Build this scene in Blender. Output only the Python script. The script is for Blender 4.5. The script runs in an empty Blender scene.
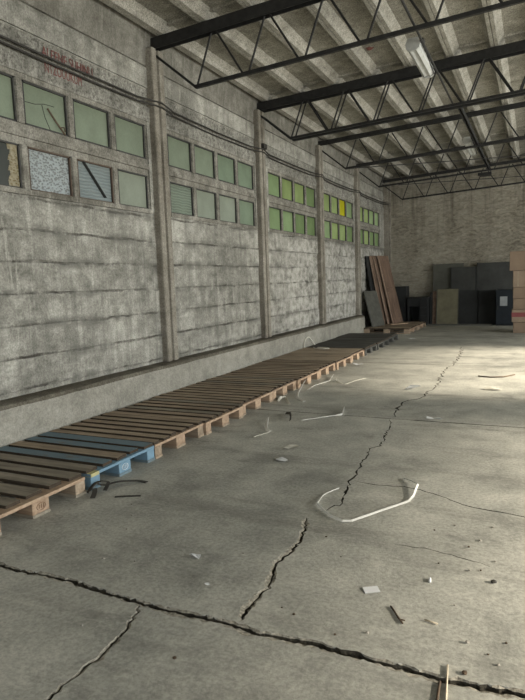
import bpy, bmesh, math, random
from mathutils import Vector, Matrix
from mathutils.geometry import delaunay_2d_cdt
random.seed(7)
S = bpy.context.scene
COL = S.collection
PI = math.pi

# ------------------------------------------------------------------ helpers
class MB:
    """collects boxes, bars and tubes and links them as ONE mesh object"""
    def __init__(s): s.v = []; s.f = []; s.m = []
    def add(s, vs, fs, mi=0):
        o = len(s.v); s.v += [tuple(v) for v in vs]
        s.f += [tuple(i + o for i in f) for f in fs]; s.m += [mi] * len(fs)
    def box(s, a, b, mi=0):
        x0, y0, z0 = a; x1, y1, z1 = b
        s.add([(x0,y0,z0),(x1,y0,z0),(x1,y1,z0),(x0,y1,z0),(x0,y0,z1),(x1,y0,z1),(x1,y1,z1),(x0,y1,z1)],
              [(0,3,2,1),(4,5,6,7),(0,1,5,4),(1,2,6,5),(2,3,7,6),(3,0,4,7)], mi)
    def obox(s, M, a, b, mi=0):
        n = len(s.v); s.box(a, b, mi)
        for i in range(n, len(s.v)): s.v[i] = tuple(M @ Vector(s.v[i]))
    def prism_y(s, prof, y0, y1, mi=0):           # closed profile in (x,z), extruded along y
        n = len(prof)
        s.add([(x, y0, z) for x, z in prof] + [(x, y1, z) for x, z in prof],
              [(i, (i+1) % n, n + (i+1) % n, n + i) for i in range(n)] + [tuple(range(n))[::-1], tuple(range(n, 2*n))], mi)
    def prism_x(s, prof, x0, x1, mi=0):           # profile in (y,z)
        n = len(prof)
        s.add([(x0, y, z) for y, z in prof] + [(x1, y, z) for y, z in prof],
              [(i, (i+1) % n, n + (i+1) % n, n + i) for i in range(n)] + [tuple(range(n))[::-1], tuple(range(n, 2*n))], mi)
    def prism_z(s, prof, z0, z1, mi=0):
        n = len(prof)
        s.add([(x, y, z0) for x, y in prof] + [(x, y, z1) for x, y in prof],
              [(i, (i+1) % n, n + (i+1) % n, n + i) for i in range(n)] + [tuple(range(n))[::-1], tuple(range(n, 2*n))], mi)
    def bar(s, p, q, w, h, up=(0,0,1), mi=0):     # rectangular bar from p to q
        p, q = Vector(p), Vector(q); d = (q - p); L = d.length; d.normalize()
        u = Vector(up); sx = d.cross(u).normalized(); u = sx.cross(d).normalized()
        vs = []
        for e in (p, q):
            for a, b in ((-1,-1),(1,-1),(1,1),(-1,1)): vs.append(e + sx*(a*w/2) + u*(b*h/2))
        s.add(vs, [(0,1,2,3)[::-1],(4,5,6,7),(0,1,5,4),(1,2,6,5),(2,3,7,6),(3,0,4,7)], mi)
    def tube(s, pts, r, n=8, mi=0):
        pts = [Vector(p) for p in pts]; rings = []
        ref = Vector((0.123, 0.31, 0.94))
        for i, p in enumerate(pts):
            d = (pts[min(i+1, len(pts)-1)] - pts[max(i-1, 0)]).normalized()
            a = d.cross(ref).normalized(); b = d.cross(a).normalized()
            rings.append([p + a*(r*math.cos(2*PI*k/n)) + b*(r*math.sin(2*PI*k/n)) for k in range(n)])
        vs = [v for rg in rings for v in rg]; fs = []
        for i in range(len(pts)-1):
            for k in range(n): fs.append((i*n+k, i*n+(k+1)%n, (i+1)*n+(k+1)%n, (i+1)*n+k))
        fs += [tuple(range(n))[::-1], tuple(range((len(pts)-1)*n, len(pts)*n))]
        s.add(vs, fs, mi)
    def strip(s, pts, w, t, tilt=None, mi=0):     # flat band along pts, standing or lying
        pts = [Vector(p) for p in pts]; vs = []; fs = []
        for i, p in enumerate(pts):
            d = (pts[min(i+1, len(pts)-1)] - pts[max(i-1, 0)]); d.z = 0; d.normalize()
            side = Vector((-d.y, d.x, 0)); a = tilt[i] if tilt else 0.0
            wv = side*math.cos(a) + Vector((0,0,1))*math.sin(a); nv = Vector((0,0,1))*math.cos(a) - side*math.sin(a)
            for x, y in ((-1,0),(1,0),(1,1),(-1,1)): vs.append(p + wv*(x*w/2) + nv*(y*t))
        for i in range(len(pts)-1):
            for k in range(4): fs.append((i*4+k, i*4+(k+1)%4, (i+1)*4+(k+1)%4, (i+1)*4+k))
        fs += [(3,2,1,0), tuple((len(pts)-1)*4 + k for k in range(4))]
        s.add(vs, fs, mi)
    def build(s, name, mat, parent=None, smooth=False, bevel=0):
        me = bpy.data.meshes.new(name); me.from_pydata(s.v, [], s.f)
        mats = mat if isinstance(mat, (list, tuple)) else [mat]
        for m in mats: me.materials.append(m)
        me.polygons.foreach_set('material_index', s.m)
        bm = bmesh.new(); bm.from_mesh(me); bmesh.ops.recalc_face_normals(bm, faces=bm.faces); bm.to_mesh(me); bm.free()
        if smooth: me.polygons.foreach_set('use_smooth', [True]*len(me.polygons))
        me.update()
        o = bpy.data.objects.new(name, me); COL.objects.link(o)
        if parent: o.parent = parent
        if bevel:
            md = o.modifiers.new('bevel', 'BEVEL'); md.width = bevel; md.segments = 1; md.limit_method = 'ANGLE'
        return o

def tag(o, label, cat, group=None):
    o['label'] = label; o['category'] = cat
    if group: o['group'] = group
    return o
def thing(name, label, cat, loc=(0,0,0), rz=0, group=None):
    o = bpy.data.objects.new(name, None); COL.objects.link(o)
    o.location = loc; o.rotation_euler = (0, 0, rz); o.empty_display_size = .1
    return tag(o, label, cat, group)
def struct(o): o['kind'] = 'structure'; return o

# ------------------------------------------------------------------ materials
class NT:
    def __init__(s, name):
        s.mat = bpy.data.materials.new(name); s.mat.use_nodes = True
        s.t = s.mat.node_tree; s.n = s.t.nodes; s.l = s.t.links
        s.bsdf = s.n['Principled BSDF']; s.out = s.n['Material Output']
        s.tc = s.n.new('ShaderNodeTexCoord').outputs['Object']
    def lk(s, a, b): s.l.new(a, b)
    def set(s, sock, v):
        if hasattr(v, 'is_output'): s.lk(v, sock)
        else: sock.default_value = v
    def mapping(s, scale, loc=(0,0,0), src=None):
        m = s.n.new('ShaderNodeMapping'); m.inputs['Scale'].default_value = scale
        s.set(m.inputs['Location'], loc); s.lk(src or s.tc, m.inputs['Vector']); return m.outputs[0]
    def noise(s, scale, detail=6, rough=.6, vec=None, dist=0):
        t = s.n.new('ShaderNodeTexNoise'); t.inputs['Scale'].default_value = scale
        t.inputs['Detail'].default_value = detail; t.inputs['Roughness'].default_value = rough
        t.inputs['Distortion'].default_value = dist
        s.lk(vec or s.tc, t.inputs['Vector']); return t.outputs[0]
    def voro(s, scale, vec=None, feat='F1'):
        t = s.n.new('ShaderNodeTexVoronoi'); t.feature = feat; t.inputs['Scale'].default_value = scale
        s.lk(vec or s.tc, t.inputs['Vector']); return t.outputs['Distance']
    def wave(s, scale, vec=None, axis='X', dist=0, det=2):
        t = s.n.new('ShaderNodeTexWave'); t.bands_direction = axis; t.inputs['Scale'].default_value = scale
        t.inputs['Distortion'].default_value = dist; t.inputs['Detail'].default_value = det
        s.lk(vec or s.tc, t.inputs['Vector']); return t.outputs['Fac']
    def ramp(s, fac, stops):
        r = s.n.new('ShaderNodeValToRGB'); e = r.color_ramp.elements
        while len(e) < len(stops): e.new(.5)
        for k, (p, c) in enumerate(stops):
            e[k].position = p; e[k].color = (*c, 1) if len(c) == 3 else c
        s.lk(fac, r.inputs[0]); return r.outputs[0]
    def g(s, fac, a, b, lo=0, hi=1):              # map range, clamped
        r = s.n.new('ShaderNodeMapRange'); s.lk(fac, r.inputs[0])
        for i, v in ((1, a), (2, b), (3, lo), (4, hi)): r.inputs[i].default_value = v
        return r.outputs[0]
    def math(s, op, a, b=0):
        m = s.n.new('ShaderNodeMath'); m.operation = op; s.set(m.inputs[0], a); s.set(m.inputs[1], b); return m.outputs[0]
    def mix(s, fac, a, b, mode='MIX'):
        m = s.n.new('ShaderNodeMix'); m.data_type = 'RGBA'; m.blend_type = mode
        s.set(m.inputs[0], fac)
        for i, v in ((6, a), (7, b)):
            if hasattr(v, 'is_output'): s.lk(v, m.inputs[i])
            else: m.inputs[i].default_value = (*v, 1)
        return m.outputs[2]
    def rand(s): return s.n.new('ShaderNodeObjectInfo').outputs['Random']
    def sep(s, vec=None):
        m = s.n.new('ShaderNodeSeparateXYZ'); s.lk(vec or s.tc, m.inputs[0]); return m.outputs
    def bump(s, h, strength, dist=.01):
        b = s.n.new('ShaderNodeBump'); b.inputs['Strength'].default_value = strength; b.inputs['Distance'].default_value = dist
        s.lk(h, b.inputs['Height']); s.lk(b.outputs[0], s.bsdf.inputs['Normal'])
    def done(s, col, rough=.85, metal=0, spec=.3):
        if hasattr(col, 'is_output'): s.lk(col, s.bsdf.inputs['Base Color'])
        else: s.bsdf.inputs['Base Color'].default_value = (*col, 1)
        s.set(s.bsdf.inputs['Roughness'], rough); s.bsdf.inputs['Metallic'].default_value = metal
        s.bsdf.inputs['Specular IOR Level'].default_value = spec
        return s.mat

def mat_concrete(name, dark, mid, light, streak=.5, joints=False, grain=.5, bump=.6):
    m = NT(name)
    big = m.noise(1.1, 8, .65, dist=.4)
    med = m.noise(5.5, 7, .7, vec=m.mapping((1, 1, 1.4)))
    fine = m.noise(60, 4, .7)
    st = m.noise(1.0, 6, .7, vec=m.mapping((9, 9, .7)))
    f = m.math('ADD', m.math('MULTIPLY', big, .5), m.math('MULTIPLY', med, .5))
    c = m.ramp(f, [(.36, dark), (.5, mid), (.63, light)])
    c = m.mix(m.math('MULTIPLY', m.g(st, .45, .75), streak), c, tuple(x*.55 for x in mid))
    c = m.mix(m.math('MULTIPLY', m.g(m.noise(1.0, 5, .7, vec=m.mapping((14, 14, 1.1), (3, 1, 2))), .55, .72), streak*.8), c, light)
    c = m.mix(grain, c, m.ramp(fine, [(.38, (.2,.2,.2)), (.62, (.8,.8,.8))]), 'OVERLAY')
    h = m.math('ADD', m.math('MULTIPLY', med, 1.0), m.math('MULTIPLY', fine, .25))
    if joints:
        z = m.sep()[2]
        wob = m.math('MULTIPLY', m.math('SUBTRACT', m.noise(1.0, 5, .62, vec=m.mapping((1.3, 1.3, .5))), .5), .13)
        zz = m.math('ADD', m.math('SUBTRACT', z, .83), wob)
        d = m.math('PINGPONG', zz, .148)          # zero on every plank joint, .296 apart
        msk = m.g(m.noise(2.6, 6, .75, vec=m.mapping((1, 1, .8), (7, 2, 0))), .44, .60)
        below = m.g(z, 2.38, 2.34)
        line = m.math('MULTIPLY', m.math('MULTIPLY', m.g(d, .017, .003), below), msk)
        c = m.mix(m.math('MULTIPLY', line, .75), c, (.035, .028, .023))
        smear = m.math('MULTIPLY', m.math('MULTIPLY', m.g(d, .075, .03), below), m.g(m.noise(1.3, 5, .7, vec=m.mapping((1, 1, 1.5), (1, 5, 3))), .47, .56))
        c = m.mix(m.math('MULTIPLY', smear, .7), c, tuple(x*.5 for x in mid))
        rough_band = m.math('MULTIPLY', m.g(z, 3.42, 3.46), m.g(z, 3.84, 3.80))
        pit = m.noise(26, 5, .8)
        c = m.mix(m.math('MULTIPLY', rough_band, m.g(pit, .48, .62, 0, .75)), c, (.05, .046, .038))
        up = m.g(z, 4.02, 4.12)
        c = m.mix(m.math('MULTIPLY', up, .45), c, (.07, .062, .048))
        white = m.math('MULTIPLY', m.g(m.sep()[1], 8.5, 11), m.g(z, 2.35, 2.2))
        c = m.mix(m.math('MULTIPLY', white, m.g(med, .40, .60, 0, .5)), c, (.50, .49, .46))
        h = m.math('SUBTRACT', h, m.math('MULTIPLY', line, 1.2))
        h = m.math('ADD', h, m.math('MULTIPLY', smear, .5))
        h = m.math('ADD', h, m.math('MULTIPLY', m.math('MULTIPLY', rough_band, pit), 1.6))
    m.bump(h, bump, .02)
    return m.done(c, .92, spec=.15)

def mat_floor():
    m = NT('floor_concrete')
    big = m.noise(.55, 7, .62, dist=.5); med = m.noise(2.4, 9, .7, dist=.3); fine = m.noise(45, 5, .75)
    sp = m.noise(140, 2, .6)
    f = m.math('ADD', m.math('MULTIPLY', big, .45), m.math('MULTIPLY', med, .55))
    c = m.ramp(f, [(.38, (.235,.235,.212)), (.47, (.34,.338,.303)), (.54, (.41,.405,.362)), (.63, (.495,.485,.435))])
    band = m.noise(1, 6, .65, vec=m.mapping((.35, 2.2, 1)))
    c = m.mix(m.g(band, .54, .70, 0, .55), c, (.13, .127, .112))
    c = m.mix(m.g(m.noise(1, 8, .75, vec=m.mapping((1.6, 3.6, 1), (4, 2, 1))), .57, .68, 0, .45), c, (.10, .098, .088))
    c = m.mix(m.g(m.noise(3.4, 8, .8), .60, .72, 0, .5), c, (.40, .385, .335))
    c = m.mix(.30, c, m.ramp(fine, [(.39, (.2,.2,.2)), (.61, (.8,.8,.79))]), 'OVERLAY')
    c = m.mix(m.g(sp, .66, .74, 0, .5), c, (.06, .058, .05))
    m.bump(m.math('ADD', m.math('MULTIPLY', med, .8), m.math('MULTIPLY', fine, .22)), .42, .02)
    return m.done(c, m.g(med, .3, .7, .62, .82), spec=.28)

def mat_wood(name, a, b, c3, paint=None, wear=.5):
    m = NT(name); r = m.rand()
    off = m.n.new('ShaderNodeCombineXYZ'); m.lk(m.math('MULTIPLY', r, 37), off.inputs[0]); m.lk(m.math('MULTIPLY', r, 11), off.inputs[1])
    v = m.mapping((1.6, 26, 26), off.outputs[0])
    gr = m.noise(1, 6, .65, vec=v, dist=.6)
    st = m.noise(2.2, 5, .6, vec=m.mapping((1, 2, 2), off.outputs[0]))
    col = m.ramp(gr, [(.3, a), (.52, b), (.72, c3)])
    col = m.mix(m.g(st, .45, .72, 0, .6), col, tuple(x*.5 for x in a))
    if paint:
        col = m.mix(m.g(m.noise(5, 7, .75, vec=m.mapping((1, 3, 3), off.outputs[0])), wear-.08, wear+.08), paint, col)
    col = m.mix(m.g(r, 0, 1, 0, .35), col, tuple(x*.5 for x in b), 'MIX')
    m.bump(gr, .5, .006)
    return m.done(col, .85, spec=.2)

def mat_plain(name, col, rough=.6, metal=0, var=.25, sc=8, spec=.3, bump=.15):
    m = NT(name); nz = m.noise(sc, 6, .65)
    c = m.ramp(nz, [(.3, tuple(x*(1-var) for x in col)), (.7, tuple(min(1, x*(1+var)) for x in col))])
    m.bump(nz, bump, .006)
    return m.done(c, rough, metal, spec)

def mat_pane(name, col, dif, wr=0, amt=.75, crinkle=0, rib=0):
    """dirty translucent sheet lit from outside by the sky"""
    m = NT(name); n = m.noise(3.2, 6, .6); fine = m.noise(60, 3, .6); rr = m.rand()
    c = m.mix(m.g(n, .35, .7), tuple(x*.78 for x in col), tuple(min(1, x*1.15) for x in col))
    c = m.mix(m.g(rr, 0, 1, 0, .30), c, tuple(x*.6 for x in col))
    c = m.mix(.25, c, m.ramp(fine, [(.3, (.35,.35,.35)), (.7, (.65,.65,.65))]), 'OVERLAY')
    h = fine
    if crinkle:
        v = m.voro(38, m.mapping((1, 1, 1.5)), 'SMOOTH_F1'); c = m.mix(m.g(v, .30, .50), c, tuple(min(1, x*4.5) for x in col))  # sparkle on the crinkles painted as pale colour
        c = m.mix(m.g(v, .16, .02), c, tuple(x*.45 for x in col)); h = v
    if rib:
        w = m.wave(9, axis='Z', dist=3.5, det=3); c = m.mix(m.g(w, .4, .95, 0, .7), c, tuple(min(1, x*1.6) for x in col)); h = w
    tr = m.n.new('ShaderNodeBsdfTranslucent'); m.lk(c, tr.inputs[0])
    m.bsdf.inputs['Base Color'].default_value = (*dif, 1)
    m.bsdf.inputs['Roughness'].default_value = .35
    m.bump(h, .7 if crinkle or rib else .12, .02 if crinkle or rib else .004)
    mx = m.n.new('ShaderNodeMixShader'); mx.inputs[0].default_value = amt
    m.lk(m.bsdf.outputs[0], mx.inputs[1]); m.lk(tr.outputs[0], mx.inputs[2]); m.lk(mx.outputs[0], m.out.inputs[0])
    return m.mat

def mat_masonry():
    m = NT('whitewashed_masonry')
    v = m.mapping((1.3, 1, 3.1))
    vo = m.voro(3.2, m.mapping((1, 1, 2.2)), 'F1'); med = m.noise(6, 8, .72, vec=v, dist=.8); big = m.noise(.8, 5, .6)
    st = m.noise(1, 6, .7, vec=m.mapping((7, 7, .35)))
    c = m.ramp(m.math('ADD', m.math('MULTIPLY', big, .4), m.math('MULTIPLY', med, .6)), [(.36, (.15,.135,.105)), (.48, (.32,.295,.24)), (.62, (.45,.42,.35))])
    c = m.mix(m.g(m.noise(1, 7, .75, vec=m.mapping((1.5, 1, 11), (2, 0, 4))), .60, .70, 0, .7), c, (.075, .065, .05))
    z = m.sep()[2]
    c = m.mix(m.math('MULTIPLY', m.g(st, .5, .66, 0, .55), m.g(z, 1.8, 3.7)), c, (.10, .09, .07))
    m.bump(m.math('ADD', m.math('MULTIPLY', vo, .8), m.math('MULTIPLY', med, 1.3)), 1.0, .09)
    return m.done(c, .95, spec=.1)

M = {}
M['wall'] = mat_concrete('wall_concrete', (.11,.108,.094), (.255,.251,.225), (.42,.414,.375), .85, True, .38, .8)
M['frame'] = mat_concrete('window_frame_concrete', (.07,.066,.055), (.185,.178,.155), (.32,.31,.278), .7, False, .5)
M['curb'] = mat_concrete('curb_concrete', (.18,.175,.152), (.262,.254,.222), (.33,.32,.282), .35, False, .28, .4)
M['ledge'] = mat_concrete('curb_ledge_dirt', (.06,.055,.043), (.11,.10,.08), (.17,.16,.13), .1)
M['column'] = mat_concrete('column_concrete', (.135,.122,.10), (.21,.195,.165), (.29,.275,.24), .5, False, .4, .4)
M['slab'] = mat_concrete('roof_slab_concrete', (.13,.125,.105), (.235,.226,.195), (.34,.33,.29), .15, False, .7, .6)
M['rib'] = mat_concrete('roof_rib_concrete', (.19,.183,.158), (.29,.28,.247), (.40,.388,.347), .3, False, .6, .4)
M['masonry'] = mat_masonry()
M['floor'] = mat_floor()
M['floor_lip'] = mat_concrete('crumbled_joint_edge', (.18,.167,.138), (.29,.272,.23), (.40,.378,.32), .1, False, .6, .8)
M['crack'] = mat_concrete('crack_dirt', (.030,.027,.021), (.062,.057,.046), (.12,.11,.088), .1, False, .6, .8)
M['steel'] = mat_plain('blackened_steel', (.020,.020,.020), .6, .0, .4, 14, .25)
M['steel2'] = mat_plain('dark_grey_steel', (.040,.040,.038), .6, .0, .4, 14, .25)
M['wood_grey'] = mat_wood('weathered_grey_wood', (.17,.148,.115), (.29,.257,.205), (.40,.36,.295))
M['wood_brown'] = mat_wood('brown_pallet_wood', (.225,.17,.12), (.36,.285,.21), (.48,.395,.305))
M['wood_tan'] = mat_wood('tan_pallet_wood', (.25,.20,.145), (.40,.325,.24), (.52,.44,.34))
M['board_side'] = mat_plain('shaded_board_side', (.050,.038,.027), .95)  # shade in the deck gaps, painted onto board sides and ends
M['wood_pink'] = mat_wood('fresh_cut_block_wood', (.29,.20,.135), (.42,.305,.215), (.52,.40,.295))
M['wood_dark'] = mat_wood('dark_grey_wood', (.042,.042,.038), (.085,.085,.078), (.14,.14,.13))
M['blue'] = mat_wood('worn_blue_paint', (.12,.11,.09), (.2,.18,.145), (.26,.235,.19), (.155,.235,.285), .61)
M['blue_block'] = mat_wood('bright_blue_paint', (.14,.2,.25), (.18,.26,.33), (.24,.3,.34), (.16,.265,.35), .62)
M['yellow_block'] = mat_plain('yellow_paint', (.40,.37,.19), .7)
M['stamp'] = mat_plain('block_stamp_ink', (.16,.085,.05), .9)
M['door_brown'] = mat_wood('brown_board_wood', (.10,.066,.049), (.165,.112,.083), (.225,.158,.118))
M['door_edge'] = mat_wood('pale_board_edge', (.28,.20,.155), (.37,.275,.215), (.45,.34,.27))
M['board_grey'] = mat_plain('grey_fibreboard', (.085,.085,.074), .8)
M['black'] = mat_plain('matte_black_paint', (.018,.019,.020), .6)
M['soot'] = mat_plain('dark_sheet_board', (.044,.046,.044), .75, 0, .35, 2.2)
M['soot2'] = mat_plain('charcoal_sheet_board', (.027,.029,.030), .75, 0, .3, 2.2)
M['soot3'] = mat_plain('dusty_sheet_board', (.085,.086,.074), .8, 0, .3, 2.2)
M['olive'] = mat_plain('olive_painted_board', (.165,.155,.105), .7, 0, .3, 3)
M['navy'] = mat_plain('navy_enamel', (.013,.018,.024), .5)
M['paper'] = mat_plain('white_paper', (.66,.67,.68), .9, 0, .08)
M['notice'] = mat_plain('pinned_sheet', (.30,.32,.33), .9, 0, .12)
M['strap'] = mat_plain('white_plastic_band', (.74,.73,.69), .45, 0, .06)
M['strap2'] = mat_plain('cream_plastic_band', (.55,.53,.46), .5, 0, .1)
M['darkstrap'] = mat_plain('dark_rubber', (.045,.042,.036), .7)
M['twig'] = mat_plain('dry_twig_bark', (.085,.06,.04), .9)
M['twig_pale'] = mat_plain('pale_wood_splinter', (.52,.45,.34), .9)
M['stone'] = mat_plain('grey_stone', (.33,.31,.27), .95)
M['lampgrey'] = mat_plain('dusty_lamp_housing', (.34,.35,.34), .6, 0, .2)
M['lampclear'] = mat_plain('ribbed_lamp_cover', (.44,.45,.44), .55, 0, .15)
M['cable'] = mat_plain('black_cable', (.030,.028,.025), .7)
M['redpaint'] = mat_plain('faded_red_paint', (.15,.062,.056), .9, 0, .5, 30)
M['carton'] = mat_plain('brown_cardboard', (.205,.152,.11), .85, 0, .12, 5)
M['carton2'] = mat_plain('pale_cardboard', (.245,.188,.138), .85, 0, .12, 5)
M['carton_red'] = mat_plain('red_printed_cardboard', (.20,.06,.062), .8, 0, .15)
M['tape'] = mat_plain('packing_tape', (.29,.235,.175), .45)
M['iron'] = mat_plain('rusty_window_rim', (.075,.055,.042), .8)
M['dirt'] = mat_plain('outside_ground', (.24,.225,.19), .95, 0, .3, 1.5)
M['outer'] = mat_plain('plain_plaster', (.36,.35,.31), .95, 0, .15, 1.5)
M['p_dull'] = mat_pane('dull_green_pane', (.44,.50,.35), (.17,.20,.145), amt=.55)
M['p_mid'] = mat_pane('green_pane', (.42,.52,.35), (.16,.20,.14), amt=.55)
M['p_pale'] = mat_pane('pale_grey_green_pane', (.50,.55,.42), (.215,.235,.185), amt=.5)
M['p_wrinkle'] = mat_pane('wrinkled_film_pane', (.33,.40,.29), (.19,.215,.175), amt=.5, rib=1)
M['p_lime'] = mat_pane('lime_green_pane', (.50,.62,.25), (.17,.22,.08), amt=.68)
M['p_lime2'] = mat_pane('soft_lime_pane', (.46,.62,.30), (.17,.22,.11), amt=.66)
M['p_moss'] = mat_pane('moss_green_pane', (.30,.42,.18), (.12,.16,.07), amt=.6)
M['p_yellow'] = mat_pane('yellow_pane', (.80,.74,.03), (.30,.27,.02), amt=.72)
M['p_foil'] = mat_pane('crinkled_foil_pane', (.15,.17,.17), (.26,.275,.265), amt=.45, crinkle=1)
M['p_film'] = mat_pane('rippled_film_pane', (.27,.33,.33), (.25,.28,.27), amt=.45, rib=1)
M['p_torn'] = mat_pane('torn_ochre_film', (.42,.36,.22), (.36,.31,.20), amt=.45, crinkle=1)
M['p_dark'] = mat_pane('dark_dirty_pane', (.10,.12,.10), (.035,.037,.033), amt=.35)

# ------------------------------------------------------------------ dimensions (metres)
XW = -4.30                       # inner face of the window wall
XR, YB, YF = 8.4, 18.2, -4.5     # right wall, back wall, wall behind the camera
RIDGE = 2.05
def roof(x): return 4.44 + .045*((x if x < RIDGE else 2*RIDGE - x) + 4.36)
TY = [6.17, 9.17, 12.16, 15.06, 17.93]      # truss lines
CY = [3.16, 6.15, 9.10, 12.08, 14.96, 18.2]

# ------------------------------------------------------------------ floor with real joints and cracks
def dense(pts, step=.05):
    out = []
    for (x0, y0), (x1, y1) in zip(pts, pts[1:]):
        n = max(1, int(math.hypot(x1-x0, y1-y0)/step))
        for i in range(n): out.append((x0+(x1-x0)*i/n, y0+(y1-y0)*i/n))
    return out + [pts[-1]]
def ribbon(pts, wl, wr, jit, rnd, taper=True):
    n = len(pts); L = []; R = []; drift = 0
    for i, (x, y) in enumerate(pts):
        a = pts[max(0, i-1)]; b = pts[min(n-1, i+1)]
        dx, dy = b[0]-a[0], b[1]-a[1]; l = math.hypot(dx, dy) or 1
        nx, ny = -dy/l, dx/l
        k = min(1, (i+.4)/3, (n-.6-i)/3) if taper else 1
        drift = .75*drift + rnd.uniform(-.22, .22); k *= max(.35, 1 + drift)
        L.append((x + nx*wl*k*(1+jit*rnd.uniform(-1, 1)), y + ny*wl*k*(1+jit*rnd.uniform(-1, 1))))
        R.append((x - nx*wr*k*(1+jit*rnd.uniform(-1, 1)), y - ny*wr*k*(1+jit*rnd.uniform(-1, 1))))
    return R + L[::-1]
def wobble(pts, amp, rnd): return [pts[0]] + [(x+rnd.uniform(-amp, amp), y+rnd.uniform(-amp, amp)) for x, y in pts[1:-1]] + [pts[-1]]
rf = random.Random(3)
J1 = [(-4.0,2.03),(-2.57,2.02),(-2.41,2.01),(-2.26,2.03),(-2.06,2.03),(-1.88,2.01),(-1.63,2.0),(-1.44,2.0),(-1.29,2.01),(-1.13,2.01),(-1.03,1.99),(-.84,2.02),(-.65,2.01),(-.47,2.01),(-.27,2.0),(-.15,2.01),(0,2.03),(1.2,2.02),(3.5,2.02),(8.2,2.02)]
A1 = [(-1.13,2.035),(-1.14,2.11),(-1.14,2.25),(-1.13,2.33),(-1.18,2.5),(-1.19,2.57),(-1.17,2.73),(-1.18,2.89),(-1.21,3.03),(-1.25,3.16)]
A2 = [(-1.21,3.27),(-1.16,3.36),(-1.11,3.46),(-1.14,3.58),(-1.16,3.7),(-1.19,3.88),(-1.18,4.0),(-1.21,4.26),(-1.24,4.52),(-1.26,4.73),(-1.2,4.81),(-1.21,5.0),(-1.26,5.36),(-1.25,5.44),(-1.33,5.78)]
A3 = [(-1.33,5.86),(-1.37,6.32),(-1.35,6.6),(-1.24,6.99),(-1.19,7.39),(-1.17,7.83),(-1.22,8.47),(-1.24,9.34),(-1.21,9.67),(-1.23,11.08),(-1.33,12.17)]
B1 = [(-1.53,.6),(-1.54,1.1),(-1.55,1.37),(-1.55,1.43),(-1.55,1.53),(-1.54,1.61),(-1.54,1.69),(-1.56,1.8),(-1.59,1.91),(-1.62,1.985)]
C1 = [(-1.15,3.89),(-1.0,3.86),(-.8,3.89),(-.69,3.87),(-.55,3.8),(-.43,3.72),(-.32,3.67),(-.17,3.65),(-.03,3.63),(.5,3.55),(.9,3.6)]
D1 = [(-.67,2.99),(-.51,3.01),(-.41,2.99),(-.3,2.96),(-.23,2.94),(-.18,2.92)]
J2 = [(-4.0,5.82),(-2.35,5.82),(-1.3,5.81),(.5,5.81),(8.2,5.81)]
J3 = [(-2.7,9.7),(.5,9.68),(8.2,9.68)]
cracks, lips = [], []
def crack(p, w, jit, amp, step, lip=None, taper=True):
    q = wobble(dense(p, step), amp, rf)
    if lip: lips.append(ribbon(q, w/2+lip[0], w/2+lip[1], .35, rf, taper))
    cracks.append(ribbon(q, w/2, w/2, jit, rf, taper))
crack(J1, .022, .55, .005, .02, (.003, .016), False)
crack(A1, .009, .9, .008, .018, (.014, .010))
crack(A2, .010, .95, .014, .035)
crack(A3, .017, .95, .035, .07)
crack(B1, .006, .95, .008, .018, (.004, .010))
crack(C1, .010, .6, .006, .04)
crack(D1, .005, .8, .006, .03)
crack(J2, .015, .4, .004, .12, None, False)
crack(J3, .013, .3, .004, .25, None, False)
verts = [Vector(p) for p in ((-4.6, YF), (XR+.2, YF), (XR+.2, YB+.2), (-4.6, YB+.2))]; faces = [[0,1,2,3]]; kinds = ['f']
for k, L in (('l', lips), ('c', cracks)):
    for P in L:
        o = len(verts); verts += [Vector(p) for p in P]; faces.append(list(range(o, o+len(P)))); kinds.append(k)
cv, ce, cf, ov, oe, of = delaunay_2d_cdt(verts, [], faces, 0, 1e-5)
def fk(o):
    ks = {kinds[i] for i in o}; return 'c' if 'c' in ks else 'l' if 'l' in ks else 'f'
FK = [fk(o) for o in of]
touch = {}
for f, k in zip(cf, FK):
    for i in f: touch.setdefault(i, set()).add(k)
def topz(i): return -.007 if ('l' in touch[i] and 'c' in touch[i]) else 0.0
V = [(v.x, v.y, topz(i) if i in touch else 0) for i, v in enumerate(cv)]
Fs, Ms = [], []; low = {}
def lo(i):
    if i not in low: low[i] = len(V); V.append((cv[i].x, cv[i].y, -.024))
    return low[i]
edges = {}
for f, k in zip(cf, FK):
    if k == 'c': Fs.append(tuple(lo(i) for i in f)); Ms.append(2)
    else: Fs.append(tuple(f)); Ms.append(1 if k == 'l' else 0)
    for a, b in zip(f, list(f[1:]) + [f[0]]): edges.setdefault((min(a, b), max(a, b)), []).append(k == 'c')
for (a, b), ks in edges.items():
    if len(ks) == 2 and ks[0] != ks[1]: Fs.append((a, b, lo(b), lo(a))); Ms.append(2)
mb = MB(); mb.v = V; mb.f = Fs; mb.m = Ms
fl = struct(mb.build('floor', [M['floor'], M['floor_lip'], M['crack']]))

mb = MB(); mb.box((-40, -40, -.5), (XW-.35, 60, -.06)); mb.box((XR+.25, -40, -.5), (60, 60, -.06))
mb.box((XW-.35, YB+.3, -.5), (XR+.25, 60, -.06)); mb.box((XW-.35, -40, -.5), (XR+.25, YF-.3, -.06))
struct(mb.build('ground', M['dirt']))

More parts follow.
